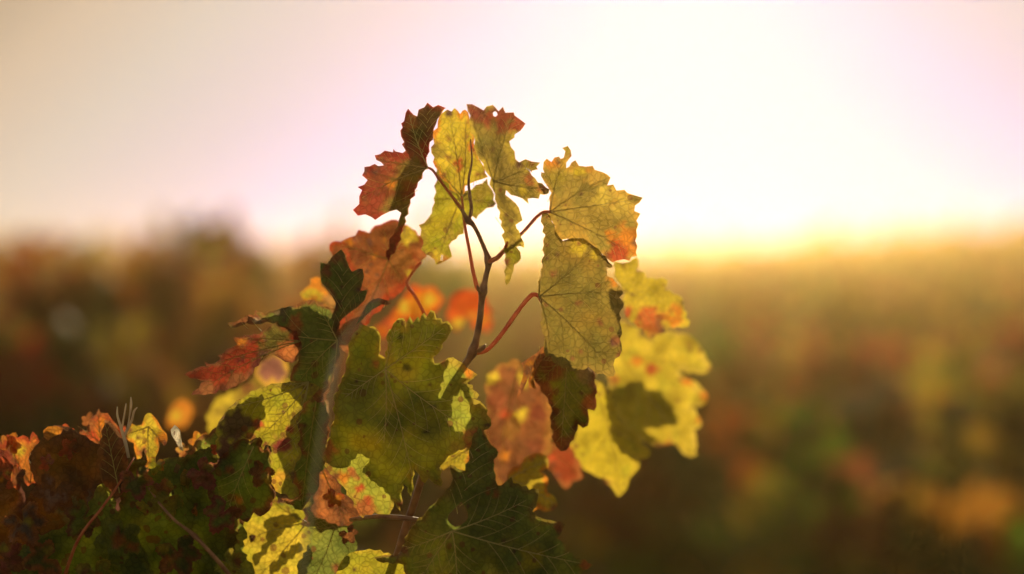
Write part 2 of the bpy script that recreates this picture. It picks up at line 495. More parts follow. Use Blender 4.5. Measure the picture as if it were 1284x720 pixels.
for i, (px, yy, sz, key, w) in enumerate(((0, 8.0, 1.20, 'L', 'tall dark'), (150, 9.0, 1.10, 'L', 'low bushy'), (268, 7.2, 1.18, 'C', 'tall scarlet'), (372, 10.5, 1.34, 'L', 'tall pointed'))):
    bgvine((px - 642) / F * yy, yy, key, f'blurred {w} vine standing above the horizon, {ORD[i]} of the four at left', 'taller blurred vines at the left', sz)

# far vine rows that read as one mass on the hill
rf = random.Random(9); V, Fc, C = [], [], []
for j in range(12):
    yy = 49 + j * 3.2
    for i in range(int(24 + yy * 1.3)):
        x = rf.uniform(-.3, .3) * yy; c = Vector((x, yy + rf.uniform(-.4, .4), ground_z(x, yy) + rf.uniform(.5, 1.25)))
        for q in range(16):
            out = rf.choice(OUTS); b = len(V)
            V.extend(leaf_verts(rf, out, c + Vector((rf.gauss(0, .3), rf.gauss(0, .15), rf.gauss(0, .2))), rf.uniform(0, 6.3), rf.uniform(0, .9), 0, rf.uniform(.10, .2), .3))
            n = len(out)
            for a in range(n - 1): Fc.append((b + n - 1, b + a, b + a + 1))
            C.extend([tuple(k * .75 for k in pick(PAL_R, rf))] * n)
me = bpy.data.meshes.new('distant_vineyard'); me.from_pydata(V, [], Fc); me.materials.append(M_FAR)
ca = me.color_attributes.new('pig', 'FLOAT_COLOR', 'POINT')
for i, c in enumerate(C): ca.data[i].color = (*c, 1)
tag(link('distant_vineyard', me), 'distant vine rows melting into the hazy hillside', 'vineyard', kind='stuff')

# ------------------------------------------------------------------ haze
def haze_box(x0, x1, y0, y1, z0, z1, dens, aniso):
    me = bpy.data.meshes.new('haze')
    v = [(x, y, z) for x in (x0, x1) for y in (y0, y1) for z in (z0, z1)]
    f = [(0, 1, 3, 2), (4, 6, 7, 5), (0, 4, 5, 1), (2, 3, 7, 6), (0, 2, 6, 4), (1, 5, 7, 3)]
    me.from_pydata(v, [], f)
    m, n, l = nodemat('haze_air'); out = n.new('ShaderNodeOutputMaterial'); p = n.new('ShaderNodeVolumePrincipled')
    p.inputs['Color'].default_value = (1.0, .70, .27, 1); p.inputs['Density'].default_value = dens; p.inputs['Anisotropy'].default_value = aniso
    l.new(p.outputs[0], out.inputs['Volume']); me.materials.append(m)
    tag(link('haze', me), 'warm low sunlit haze over the vineyard', 'haze', kind='stuff')
haze_box(-62, 62, -14, 112, -1.3, 3.1, .0020, .86)

# ------------------------------------------------------------------ the foreground vine
vine = empty('grapevine', (-.05, 1.72, 0))
tag(vine, 'sharply focused backlit grapevine with toothed autumn leaves rising in front of the blurred vines', 'grapevine')
def tub(name, spec, mat, parent=None, nodes=(), seg=10, wob=.0003, label=None):
    P, R = pxpath(spec)
    par = vine
    o = tube(name, P, R, mat, par, seg, [(W(a, b, c), w / 1000, m / 1000) for a, b, c, w, m in nodes], wob)
    if label: o['label'] = label
    return o
def petiole(leaf, spec):
    """stalk of a leaf, a piece of that leaf"""
    P, R = pxpath(spec); org = leaf.location + vine.location
    P, R = smooth_path(P, R, 6, .0002)
    v, f = [], []; tube_mesh(v, f, P, R, 10)
    me = bpy.data.meshes.new('petiole'); me.from_pydata([p - org for p in v], [], f); me.materials.append(M_PET)
    for q in me.polygons: q.use_smooth = True
    return link('petiole', me, leaf)

# woody stem and canes
P, R = smooth_path([Vector((-.05, 1.72, -.1)), Vector((-.02, 1.70, .3)), Vector((-.08, 1.74, .62)), Vector((-.05, 1.70, .86))], [.05, .04, .034, .04], 8, .008)
tv, tf = [], []; tube_mesh(tv, tf, P, R, 12)
me = bpy.data.meshes.new('trunk'); me.from_pydata([p - vine.location for p in tv], [], tf); me.materials.append(M_TRUNK); link('trunk', me, vine)
tub('cane', [(430, 1400, 1.66, 9), (452, 1000, 1.58, 4), (470, 800, 1.54, 3), (500, 690, 1.530, 2.6), (532, 590, 1.522, 2.4), (556, 505, 1.516, 2.3), (578, 464, 1.512, 2.2), (593, 440, 1.508, 2.1), (601, 405, 1.505, 2.0), (605, 372, 1.503, 1.9),
             (610, 345, 1.502, 1.6), (612, 327, 1.502, 1.5), (604, 303, 1.502, 1.3), (594, 283, 1.50, 1.25), (587, 276, 1.50, 1.3), (579, 263, 1.50, 1.0), (570, 252, 1.50, .8)],
    M_CANE, nodes=[(605, 365, 1.503, 3, 1.3), (594, 440, 1.508, 4, 1.4), (612, 327, 1.502, 3, 1.2), (588, 277, 1.50, 3, .9)], wob=.0005,
    label='slender reddish brown shoot with knots rising to the topmost leaves')
tub('bud', [(603, 366, 1.500, 1.2), (600, 362, 1.498, 1.1), (598.5, 358, 1.497, .3)], M_CANE)
tub('bud', [(614, 328, 1.500, 1.1), (617, 325, 1.498, .9), (619, 322.5, 1.497, .3)], M_CANE)
tub('bud', [(600, 440, 1.506, 1.5), (606, 436, 1.503, 1.4), (609, 432, 1.502, .5)], M_CANE)
tub('tendril', [(588, 277, 1.50, 1.2), (591, 262, 1.502, 1.1), (589, 245, 1.503, 1.0), (588, 225, 1.505, .8), (592, 200, 1.51, .6), (590, 175, 1.52, .4)], M_CANE)
tub('cane', [(560, 1400, 1.60, 6), (470, 1050, 1.45, 4), (400, 850, 1.28, 2.0), (380, 740, 1.19, .85), (388, 650, 1.175, .8), (398, 575, 1.165, .8), (408, 515, 1.16, .75), (417, 468, 1.16, .75), (429, 430, 1.165, .7), (450, 402, 1.17, .6), (468, 380, 1.18, .7), (478, 360, 1.19, .4)],
    M_OLDCANE, nodes=[(417, 468, 1.16, 7, .5)], label='out-of-focus greyish cane crossing in front of the leaves')
tub('cane', [(440, 652, 1.53, 1.3), (470, 648, 1.50, 1.5), (500, 649, 1.49, 1.5), (530, 653, 1.488, 1.5), (560, 662, 1.49, 1.6), (620, 700, 1.52, 2), (660, 800, 1.56, 2.4), (600, 1000, 1.6, 4)], M_CANE, label='short reddish cane lying level between the two dark leaves')

REG = {}
def leaf(outline, d, base, **k):
    REG[outline] = (base, k)
    return blade('leaf', outline, d, vine, base, **k)

L1 = leaf("559,135.5 549.6,131.7 543,134.6 536,128.8 532,134.6 525,137.5 523,146 518.5,144 511.7,136.5 508.7,141.4 506.8,152 503,155 504.9,160 502,163.8 503,171.5 506.8,178.3 503.9,181 508.7,189 504.9,192 496,190 493,187 493,191 482.5,189 469.9,194.9 471.8,200.7 481.5,207.5 469.9,205.6 457,209.4 454,220 461,226 448.5,234.7 454,238.6 450.4,246.4 450.4,256 442.4,263.4 449,270.7 458,268.8 470.5,276 479,270 488.6,265.3 497,263 504,267.8 500,276 495,288 488,305 484,322 488,328 497,312 505,290 514.6,256 523,234.7 533,213 537,210 535,204 538,185 543,168 547,155 552,145",
  1.50, (537, 211), mid=(480, 240), col=(.30, .22, .04), edge=(.40, .08, .035), edge2=(.48, .055, .03), ew=18, seed=1, fold=.5, tilt=(-.3, .2), rip=1.0,  # red margin is its own; the dull olive centre paints in shade
  blot=[(478, 240, 24, (.38, .10, .04)), (490, 232, 7, ORANGE), (457, 213, 6, PURPLE), (470, 216, 4, PURPLE), (468, 252, 16, (.42, .08, .04)), (478, 205, 10, (.42, .1, .05)), (515, 155, 12, RUST), (535, 150, 18, (.32, .16, .06)), (500, 265, 22, (.34, .25, .05)), (520, 215, 18, (.32, .25, .05))],
  tips=[(512, 140), (470, 200), (450, 250), (490, 318), (536, 131)], label='brown and red leaf hanging like a tent at the upper left of the shoot')
petiole(L1, [(579, 262, 1.499, 1.0), (562, 240, 1.499, .9), (549, 222, 1.499, .8), (542, 213, 1.499, .8), (537, 210.5, 1.50, .7)])
L2 = leaf("557,140 561,137.5 566,140 570,135.5 574,139 577,143 580,139 583,137.5 587,141 589,149 592,165 597,185 604,205 611.8,222 604,225 596.7,227 590,230 583,233.8 579,246 570,241 556,226 546,210 541,192 543,172 549,152",
  1.530, (579, 246), mid=(570, 180), col=YELLOW, edge=ORANGE, ew=3, seed=2, fold=-.25, rip=.7, tilt=(0, .1),
  blot=[(560.5, 173, 3.6, BROWN), (563, 198, 3.6, BROWN), (584, 171, 3.8, BROWN), (556, 218, 2.4, BROWN), (601, 218, 3.5, BROWN), (574, 205, 8, RED), (590, 187, 6, RED), (578, 199, 4, RED), (575, 215, 3, RED), (548, 190, 12, OLIVE)],  # brown and red spots are its own; the olive blotch paints a shadow strip
  tips=[(563, 142), (546, 205), (583, 140), (608, 219)], label='spotted yellow leaf standing upright at the top of the shoot')
petiole(L2, [(604, 364, 1.503, 1.4), (598.5, 360, 1.503, 1.5), (593.5, 341, 1.504, 1.2), (589, 315, 1.508, 1.1), (584, 290, 1.513, 1.0), (581, 268, 1.52, .9), (579, 247, 1.53, .8)])
L2b = leaf("546,205 545.7,220 546.7,241 543.7,249 541.8,261 537,273.5 525,282 527,295 531,305.5 528,313 533,318 539,321 546.7,332 553,330 560,326 567,322 566,317 563,307.5 572,300 581.6,293 586,281 591,270 597,275 605,266 622,255 617,238 611,224 597,232 580,245 572,238 558,222",
  1.548, (577, 250), mid=(545, 300), col=YGREEN, edge=OLIVE, ew=4, seed=3, fold=.2, rip=.8, tilt=(.1, -.1), holes=["553,319 556,320 555,327 552,326"],
  blot=[(560, 330, 12, RUST), (545, 325, 8, RUST), (565, 285, 7, OLIVE), (600, 245, 16, OLIVE), (558, 300, 7, OLIVE), (548, 318, 9, YELLOW)], label='green-gold leaf drooping below the spotted yellow leaf')
L3 = leaf("585,130.7 591.8,130.7 599.6,134.6 606.4,138.5 610,133.6 618,131.7 621,134.6 624.9,139.4 630.7,134 633.6,141.4 644.3,141 645.3,145 651,149 658.9,155 656,160 645.3,168.6 645,172.5 638.5,177.4 640.4,184 645.3,190 646.2,199.7 651,203.6 658.9,199.7 666.7,202.6 677.4,204 672.5,209.4 674.5,212.4 666.7,214.3 667.6,217 661.8,211.4 659,211 666.7,220 674.5,229 684,234.7 689,237.6 688,242.5 682,244.4 677.4,243.5 675.4,249.3 668.6,248.3 661.8,249.3 662.8,256 655,249 647,246 634.6,238.6 633.6,244.4 641,250 646.7,255 652.5,266.7 655.4,276.4 651,279 646.7,282 648,287 650.6,289 653.5,297.8 657.4,311 651.5,308.5 647.6,310 653.5,325 649,330 644.7,332.8 641.8,346 635,358 634,346 634,321 632,301.7 629,278 623,255 617.5,237.5 612,219 606,205.5 596.7,192 593.8,170.5 589.9,158.9 589.9,145",
  1.462, (619, 228), mid=(622, 150), col=(.37, .27, .055), edge=(.75, .55, .08), ew=6, seed=4, fold=.35, rip=1.0, tilt=(.3, -.1), holes=["618,141.5 620.5,139.5 623,141 624,144 621.5,146.5 618.5,145.5"],  # shade painted as a dull olive centre, sunlit margins as yellow
  blot=[(600, 140, 18, (.34, .09, .05)), (628, 146, 20, (.48, .09, .04)), (648, 152, 14, (.5, .10, .04)), (664, 226, 9, RUST), (680, 238, 8, RUST), (648, 200, 8, YELLOW), (640, 320, 14, YGREEN), (668, 206, 5, RUST), (655, 240, 8, YELLOW)],
  label='dull olive leaf with a hole near its rusty top, hanging long and narrow')
petiole(L3, [(612, 329, 1.502, 1.2), (618, 326, 1.495, 1.6), (624, 323, 1.485, 1.5), (632, 314, 1.475, 1.2), (636, 304, 1.468, .8)])
L4 = leaf("711.8,183 715.7,188.7 716.7,195.6 712.8,200.4 710,204 710,211 713.7,209 721.5,201 726,208 735,209 743,208 745.8,213 755.5,216 765.6,222.8 761.4,232.5 769,231.5 773,239 782.8,238 786.7,242 796,245 806,248 796.4,257.8 795.4,264.6 803,268 798,277 800.6,281 798,289 797.4,316 799,321 792,322 789,327 782.5,325 772.8,327 768,329 761,324 755,318 746,309.5 737,303.5 726,298.5 712,299.5 704,301 698,294 692,277 687,268 688.5,263.6 689.4,254 691.4,242 687.5,235.4 681.7,226.7 678.8,216 682.6,217 681.7,203.3 685.6,199 691.4,203.3 695.3,197.5 701,196.5 703,199.4 707,197.5 708.9,189.7 705,185.8",
  1.520, (690, 266), mid=(745, 240), col=(.55, .38, .07), edge=(.85, .5, .08), ew=5, seed=5, fold=.05, rip=.6, tilt=(.05, .05),  # dull centre paints shade; brighter margin and golden blotches paint sunlight
  blot=[(755, 245, 15, (.85, .62, .1)), (780, 258, 14, (.85, .6, .1)), (745, 225, 12, (.8, .5, .09)), (785, 305, 26, ORANGE), (775, 320, 18, RED), (740, 205, 12, ORANGE), (690, 205, 10, ORANGE), (728, 216, 8, YELLOW), (712, 187, 8, OLIVE), (700, 225, 14, OLIVE)],
  tips=[(711, 188), (762, 222), (800, 250), (790, 315), (682, 215)], label='broad golden leaf with saw-toothed edge below the sky at the upper right')
petiole(L4, [(624, 322, 1.49, 1.2), (640, 306, 1.50, 1.1), (656, 291, 1.52, 1.1), (672, 273, 1.54, 1.1), (682, 266, 1.525, 1.1), (690, 266, 1.52, .9)])
L5 = leaf("680,268 686,267 692,278 700,296 706,302 712,300 726,298.8 737.8,303.6 745.6,309.4 755,319 763,328 769,334 765,336.7 760,335 761,346 771.8,354 776.7,358 781.5,367.8 776.7,373 782.5,380.4 776,393 779,410 777,425 780,439 769,458 772,468 769,472 756.7,469 745,466 738,460 722,466 700,458 684,446 682,430 683,422 678.5,410.5 679.4,377.5 673.6,363 674.9,358 680.7,332.8 681.7,307.5 681.7,284 678.8,272.5",
  1.506, (676, 372), mid=(735, 400), col=(.37, .27, .05), edge=(.45, .3, .06), ew=4, seed=6, fold=.12, rip=.5, tilt=(-.1, -.05),  # dull base colour paints shade; yellow top blotches paint the sunlit edge
  blot=[(728, 307, 12, YELLOW), (748, 318, 8, YELLOW), (770, 350, 8, ORANGE), (728, 441, 3, BROWN), (718, 448, 2.5, BROWN), (726, 380, 4, BROWN), (752, 405, 4, BROWN), (770, 430, 6, PURPLE), (692, 345, 6, BROWN)],
  tips=[(682, 272), (745, 311), (776, 366), (770, 466), (690, 440)], label='large olive green leaf hanging in the middle right, pale rim on its left side')
petiole(L5, [(596, 443, 1.508, 1.3), (606, 441, 1.506, 1.3), (614, 436, 1.505, 1.3), (628, 420, 1.505, 1.3), (645, 396, 1.506, 1.3), (658, 379, 1.508, 1.3), (667, 370, 1.51, 1.4), (675, 371, 1.508, 1.3), (679, 379, 1.506, .9)])
leaf("684,420 685,430 679,437 675,441 662,450 653.6,455.4 657,463 655,474 651,486 648,500 655,491 660,480 666,463 662,477 664,486 672,488 669,476 671,466 677,455 684,446 690,437",
  1.512, (684, 421), col=ORANGE, edge=RUST, ew=3, seed=7, fold=1.2, rip=1.2, tilt=(-.8, .2), teeth=False, grid=3.5, blot=[(662, 465, 8, BROWN), (655, 485, 8, BROWN)], label='small curled orange leaf tip with a bright sunlit rim')
leaf("675,440 690,432 712,440 745,464 748,485 748,503 745,515 737,513 738,521 737,534 731,537 725,532 721,545 714,560 703,566 694,553 691,530 691,510 683,495 672,480 669,474",
  1.535, (712, 440), mid=(712, 540), col=GREEN, edge=BROWN, ew=9, seed=8, fold=.5, rip=1, blot=[(690, 460, 22, BROWN), (742, 505, 10, RUST), (700, 555, 14, BROWN), (735, 470, 12, (.45, .32, .2))], label='dull green leaf tucked under the large olive leaf')
leaf("610,471 614,466 620,464 628,455 636,456 642,450 650,451 655,460 668,466 690,470 694,500 692,530 692,560 688,572 672,575 655,590 650,608 640,600 633,606 626,612 620,598 617,583 610,560 607,535 611,510 608,490",
  1.66, (650, 460), mid=(650, 590), col=(.42, .15, .05), edge=(.62, .28, .06), ew=6, seed=9, rip=1.4, cup=.3, blot=[(655, 520, 10, YELLOW), (633, 521, 8, RED), (615, 473, 9, YELLOW), (625, 500, 16, (.45, .13, .05)), (640, 540, 14, (.5, .22, .05)), (675, 520, 12, (.34, .09, .04)), (660, 495, 12, BROWN), (633, 570, 8, ORANGE), (670, 560, 12, (.4, .12, .05)), (655, 475, 10, YELLOW)], label='withered brown leaf behind, right of the middle')  # yellow and red blotches in the middle paint sunlit patches
leaf("640,590 654,581 658,574 666,570 680,569 688.5,577 687.5,586.7 677.8,591.5 687.5,600 686.5,617.8 697,625.5 699,633 689.4,641 670,640 658,650 640,640 632,615",
  1.61, (640, 600), mid=(690, 610), col=YELLOW, edge=ORANGE, ew=3, seed=10, rip=.7, label='bright yellow leaf peeping out right of the dark bottom leaf')
leaf("680,560 700,552 722,560 728,578 730,600 719,603 709,614 699,602 688,588 676,580",
  1.73, (684, 560), col=RED, edge=RUST, ew=6, seed=11, rip=.8, label='soft red leaf scrap below the dull green leaf')
L9 = leaf("600,535 606,545 612,552 616,558 625,568 618.5,577 619,588.6 624,609 629,609 636,602 641,598 643.7,606 654,610 675.8,615 673,631 668,641 674,648 684,651 694,653 708.5,657.8 706,663 704.6,667.5 698.7,675 706,680 713,683 711,691 727,700 744,708 736.7,714 729,716 724,735 700,765 650,780 590,775 540,765 514,745 510,722 506,708 497,706 480,706 469,699 478,697 498,697 503,690 511.7,669.5 521,656 535,641 546.7,630.5 564,611 568,601 565,592 564,583 574,588 583.6,590.7 588,570 592,550",
  1.468, (567, 666), mid=(650, 720), pale=True, col=(.30, .36, .06), edge=(.3, .22, .04), ew=5, seed=12, fold=.12, rip=.8, tilt=(-.1, -.15), holes=["578.5,629 583,635 586,642 587,648 585,653 577,659 570,661 564,656 561,652 562,647 564,644 571,637"],
  blot=[(612, 618, 5, RUST), (622, 620, 4, RUST), (498, 690, 12, (.3, .2, .16)), (735, 708, 10, RUST), (700, 660, 9, BROWN), (668, 700, 16, YGREEN)],
  tips=[(600, 545), (665, 625), (735, 708), (572, 760), (505, 690), (520, 740)], label='large dark green leaf with an open notch at the bottom centre')
L11 = leaf("450.7,407 461.4,410 468,409 476,418 477,430.5 475,444 484,449 486,430 486.7,417 488,413 491,413 493,406 500,399 506,399 508.5,412 514,396.5 518,405 524,397 527,402 532,392 535,398 540,388.5 545,391 547,399 553,399 555,404 561,402.5 568,412 562.5,421 554.7,430.5 554.7,436.4 543,448 545,456 551,455 556.7,452 561,449 568,447.8 574.9,452.6 585.6,461.4 592,465 599,470 587.5,476 580.7,480 586,481.5 593,482.8 593,488.6 597,491 601,495.4 598,500 591,499 594,508 607,508 609,514 605,521.7 611,528 616.6,533 606,540 611,549 614,556 604,560 592,562 584,566 576,564 562,572 552,584 552,597 553.5,610 545,607 537,600 533,606 526,596 519,588 518,606 516.5,624 511,611 505,606 504,624 502,641 495,628 491,640 484,650 470,642 455,650 448,640 440,625 430,610 420,598 411,590 404,575 410,560 415,540 420,520 418,500 428,480 434,460 437,440 440,425",
  1.500, (483, 463), mid=(560, 540), pale=True, col=(.50, .50, .06), edge=(.6, .44, .06), ew=5, seed=13, fold=-.10, rip=.55, tilt=(.05, .05), grid=4.5,
  blot=[(503, 424, 5, (.12, .12, .03)), (510, 461, 6, (.12, .12, .03)), (543, 510, 5, (.15, .13, .03)), (535, 543, 5, (.12, .12, .03)), (470, 457, 7, RUST), (442, 592, 7, RUST), (430, 600, 9, ORANGE), (452, 612, 6, RED), (462, 632, 9, RED), (448, 600, 3, RUST), (553, 452, 6, BROWN), (588, 468, 8, ORANGE), (412, 560, 14, RUST), (455, 640, 14, RUST), (598, 550, 14, RUST)],
  tips=[(560, 409), (590, 541), (481, 560), (520, 610), (430, 500), (497, 408)], label='largest sharp green leaf with fine pale veins and a sunlit right edge')
L12 = leaf("402,329 409.8,331 416.7,321.4 428,312.6 432,318.5 436,331 441,340.8 449.7,337 454.6,337 456.5,346.7 454,357 451.7,365 461.4,363 457.5,375.8 447.8,385.5 434,395 424,405 421,418.6 418,412 416,398 420,390 421,380 414.7,368 403,354.4 401,340",
  1.495, (422.5, 426), mid=(428, 350), col=DKGREEN, edge=(.3, .2, .05), ew=5, seed=14, fold=.25, rip=.6, blot=[(409, 340, 9, BROWN), (420, 325, 8, BROWN)], teeth=False, label='dark green three-pointed leaf against the brown leaf')
leaf("285,405 294,404 302,400 309,396 313,394 319,395.5 319.5,388.5 326,391 333,394 347,389 358,386 370,383 384,378 388,376 395,377 400,383 405,382 409,387 417,388 424,400 428,420 426,440 418,470 410,500 398,505 385,490 374,480 364,478 366,465 374,450 378,430 372,415 360,410 347,404.5 321,406.5 304,408 296,411 290,411",
  1.496, (423, 427), mid=(340, 400), col=DKGREEN, edge=BROWN, ew=4, seed=15, fold=.2, rip=.6, blot=[(300, 403, 20, BROWN), (355, 390, 12, (.22, .16, .08)), (370, 405, 12, RUST), (322, 403, 3, PALE)], tips=[(290, 407), (395, 380), (375, 478), (410, 498)], label='dark leaf with a long curled point reaching left')
leaf("230,470 241.7,465 251.4,459.4 259,460 256,452.6 261,456.5 268.9,456.5 276.7,449.7 272.8,445.8 280.5,443 290,436 298,432 293,426 293,422.5 302,422.5 313,421 325,419.6 335,412.8 346.7,404.6 360,408 374,412 382,425 380,436 374,445 366,455 352,450 339,440 327,451.7 313.6,471 301,480 288,486.7 265,493.5 250,494.5 239.7,495.4 249.4,486.7 257,478 245.6,475 234,471",
  1.508, (376, 428), mid=(300, 455), col=(.38, .055, .02), edge=(.24, .08, .04), ew=5, seed=16, fold=.5, rip=.9, tilt=(0, -.4), blot=[(325, 458, 9, (.16, .04, .03)), (305, 482, 9, (.16, .04, .03)), (270, 492, 8, (.2, .05, .03)), (300, 452, 6, (.22, .04, .03)), (345, 425, 18, (.24, .20, .04)), (300, 478, 14, BROWN), (260, 488, 12, BROWN), (360, 440, 14, RUST), (300, 430, 8, ORANGE)], tips=[(240, 468), (248, 492), (300, 426)], label='crimson leaf folded to a point, farthest left of the raised leaves')
L16 = leaf("270.7,537.8 274,529 279.4,522 285,513 293,506.7 302,500 310.5,495 322,489 333.9,485 347.5,481 358,480 369,480.4 379,478.5 386,478.5 394,481 400,485 398,490 394,495 387,502 380.5,506.7 376,518 371,528 374,538 376.7,545.5 372.8,557 378.6,569 376,576 371,580.5 369,588 369,596 366,605 374.7,615 374.7,622.8 368,626.7 359,620 345.5,616 339.7,605 340.7,592 339.7,578.6 338.7,559 333,558 330,565 327,553 322,548.5 314,553 305,560 303,572 295,590 284,600 275,585 272,560",
  1.490, (387, 479), mid=(335, 525), col=YGREEN, edge=OLIVE, ew=4, seed=17, fold=-.12, rip=.6, grid=4, blot=[(353, 558, 13, (.4, .08, .06)), (364, 538, 6, (.5, .1, .05)), (322, 532, 8, RED), (313, 546, 8, RUST), (295, 535, 26, (.16, .10, .05)), (285, 570, 24, (.2, .09, .06)), (350, 600, 14, (.9, .5, .06)), (356, 517, 3, PURPLE), (365, 525, 3, PURPLE)],  # the large dark blotches on the left side paint its shade
  tips=[(330, 545), (290, 512), (372, 560), (360, 600), (352, 482)], label='veined yellow-green leaf with a wine-red blotch and a bowed left edge')
leaf("326,548 331,566 336,560 340,580 339,605 346,617 338,640 326,648 318,642 310,655 300,650 285,655 270,645 262,625 258,600 266,588 275,578 285,566 295,556 305,550 315,556",
  1.485, (318, 560), mid=(300, 640), col=DKGREEN, edge=BROWN, ew=4, seed=18, fold=.2, rip=.7, blot=[(300, 628, 8, RUST), (288, 590, 7, RUST)], label='dark green leaf just under the bowed yellow-green one')
leaf("343.6,620 353,634.4 360,633 367,638 376.7,638 383.5,647 380,652 376.7,657.8 390,664 396,690 385,722 350,745 312,735 301,712 308,708 301,704 310.5,696.7 302,690 295,681 300,674 304.7,667.5 307.6,652 318,643 324,648 328,638 334.9,634.4 335.8,624.7",
  1.560, (385, 655), mid=(320, 690), col=YELLOW, edge=YGREEN, ew=8, seed=19, fold=.1, rip=.7, holes=["312,672 316,670 321,672 319,678 314,681"], label='lit yellow-green leaf striped by shadows at the lower left')
leaf("372,528 380,507 388,500 395,495 400,490 405,500 412,520 412,545 408,580 400,600 398,615 390,622 384,632 378,640 360,632 352,625 366,627 375,622 375,614 367,605 369,596 372,580 379,569 373,557 377,545",
  1.52, (398, 495), mid=(388, 600), col=DKGREEN, edge=BROWN, ew=3, seed=20, fold=.4, rip=.6, label='narrow dark leaf beside the blurred cane')
leaf("406,497 399,499 393,503 387,509 384,514 384,521 389,532 393,539 398,547 405,544 412,530 412,505", 1.60, (407, 520), col=PALE, edge=TAN, ew=3, seed=21, cup=1.2, rip=.8, veins=False, teeth=False, label='small cream-coloured dry leaf showing behind the blurred cane')
L21 = leaf("412.6,306.7 416,303 421,302 427,303 432,300 439,297 445.7,295 449.6,288 458,290 463,292 466,287 470,283 477.8,281.4 485.5,277.5 497,275.6 506,281.4 516.7,287 524.4,296 529,294 534,295 536,308.6 534,322 526.4,328 520,336 514.7,343.6 509.9,357 504,366 497,371 480,385 465,400 452,420 440,428 430,430 421,418 424,405 440,390 448,365 440,341 430,315 417,320",
  1.585, (487, 325), mid=(465, 370), col=(.42, .13, .035), edge=(.52, .08, .025), ew=8, seed=22, fold=.2, rip=1.1, blot=[(512, 294, 14, YELLOW), (516, 306, 4, BROWN), (463, 304, 4.5, PURPLE), (470, 321, 4, ORANGE), (483, 300, 5, ORANGE), (514, 342, 6, YELLOW), (500, 330, 18, (.44, .17, .04)), (450, 320, 14, (.30, .09, .03)), (485, 350, 12, (.36, .10, .03)), (438, 302, 5, ORANGE), (530, 315, 12, RUST)],
  tips=[(420, 304), (480, 284), (515, 290), (508, 355), (445, 420)], label='russet brown leaf with scalloped top, left of the shoot')
petiole(L21, [(533, 396, 1.56, 1.0), (527, 384, 1.56, 1.0), (519, 370, 1.56, 1.1), (511, 358, 1.565, 1.1), (512, 350, 1.57, 1.0), (520, 338, 1.575, .9), (528, 329, 1.58, .8)])
leaf("453.6,393 461,380 468,375 475,374 486.7,377 492,381 484,383 479,382 467,388 455,400 446,408", 1.50, (448, 405), col=DKGREEN, edge=BROWN, ew=2, seed=23, rip=.5, teeth=False, grid=4, label='thin dark green leaf edge between the brown leaf and the big green leaf')
leaf("421,426 424,415 432,405 442,400 450,397 456,408 446,420 436,430 440,437 452,428 452,440 440,445 430,440", 1.57, (424, 427), col=(.55, .26, .08), edge=RUST, ew=4, seed=24, rip=.6, teeth=False, grid=4, label='small tan leaf piece behind the crossing canes')
leaf("566,372 580,364 597.5,363 606,370 614,386 618,403 612,418 602,410 595,413 588,398 583,401 574.6,418 568,409 560,395", 1.92, (590, 395), col=(.92, .14, .02), edge=(.8, .1, .02), ew=4, seed=25, rip=1, grid=5, blot=[(575, 405, 9, YELLOW), (605, 400, 10, ORANGE), (592, 396, 7, ORANGE)], veins=False, label='blurred scarlet leaf just left of the reddish shoot')
leaf("516,356 529,362 543,359 556,372 552,384 543,392 522.5,401 501.7,401 483,424 470,413 491,394 506,374", 1.86, (515, 390), col=(1.0, .32, .02), edge=(.85, .12, .02), ew=7, seed=26, rip=1, veins=False, blot=[(540, 376, 9, YELLOW), (505, 385, 9, YELLOW), (485, 408, 10, RED)], label='blurred orange leaf above the largest green leaf')
leaf("770.7,326.5 780,329 789,327.5 799,321.7 801,327.5 797,339 808.6,342 810.5,349 823,350 836.8,351.8 833,364 845,369 855,374 857,388 865,403 863,410 850,410 837.8,411 834,417 824,420 814,424.7 806,412 796,406 785,397 784,384 780,375 784,368 779,357 773,350 771,338",
  1.63, (765, 372), mid=(830, 385), col=YELLOW, edge=YELLOW, ew=3, seed=27, rip=.8, tilt=(.1, .2), blot=[(812, 405, 22, (.75, .2, .05)), (785, 393, 9, RED), (845, 402, 12, ORANGE), (848, 388, 9, ORANGE), (830, 410, 10, BROWN)], label='yellow leaf with a red-brown lower edge, upper of the soft leaves at right')
leaf("779,402 799,410 812,420 837.8,415 855,418 869,423 878,436 886,450 892,463 884,469 868,467 851,467 859,473 869,477 880,487 888,498 884,507 869,510 874,520 880.5,531 871,539 873,553 874.7,571 866,574 857,570 851,562 845.5,556 835,558 826,560 812,555 800,546 783,541 771.7,517.5 765,490 762,455 768,425",
  1.77, (775, 440), mid=(840, 500), col=YELLOW, edge=(.95, .7, .1), ew=5, seed=28, rip=.8, tilt=(-.1, .1), blot=[(818, 463, 8, RED), (800, 452, 9, ORANGE), (862, 478, 7, ORANGE), (884, 497, 9, ORANGE), (876, 526, 6, ORANGE), (840, 560, 10, RED), (826, 560, 9, BROWN), (770, 475, 8, RED)],
  label='big yellow leaf carrying a leaf-shaped shadow, rightmost of all')
leaf("735,480 747,478 765.5,488 769,510 776,528 785,541 794.7,537 799,546 804,556 816,566 814,573 802.5,576 803,583 800.5,589 795,595 789,601 788,608 785,614.7 778,622 774,622.5 770,616 765.5,609 752,599 742,594 732.5,589.4 728,583 726.7,578 720,566 714,558 722,547 725,533",
  1.70, (745, 485), mid=(775, 610), col=(.88, .68, .05), edge=YELLOW, ew=5, seed=29, rip=.7, label='plain yellow leaf with a pointed tip, lowest of the soft leaves at right')
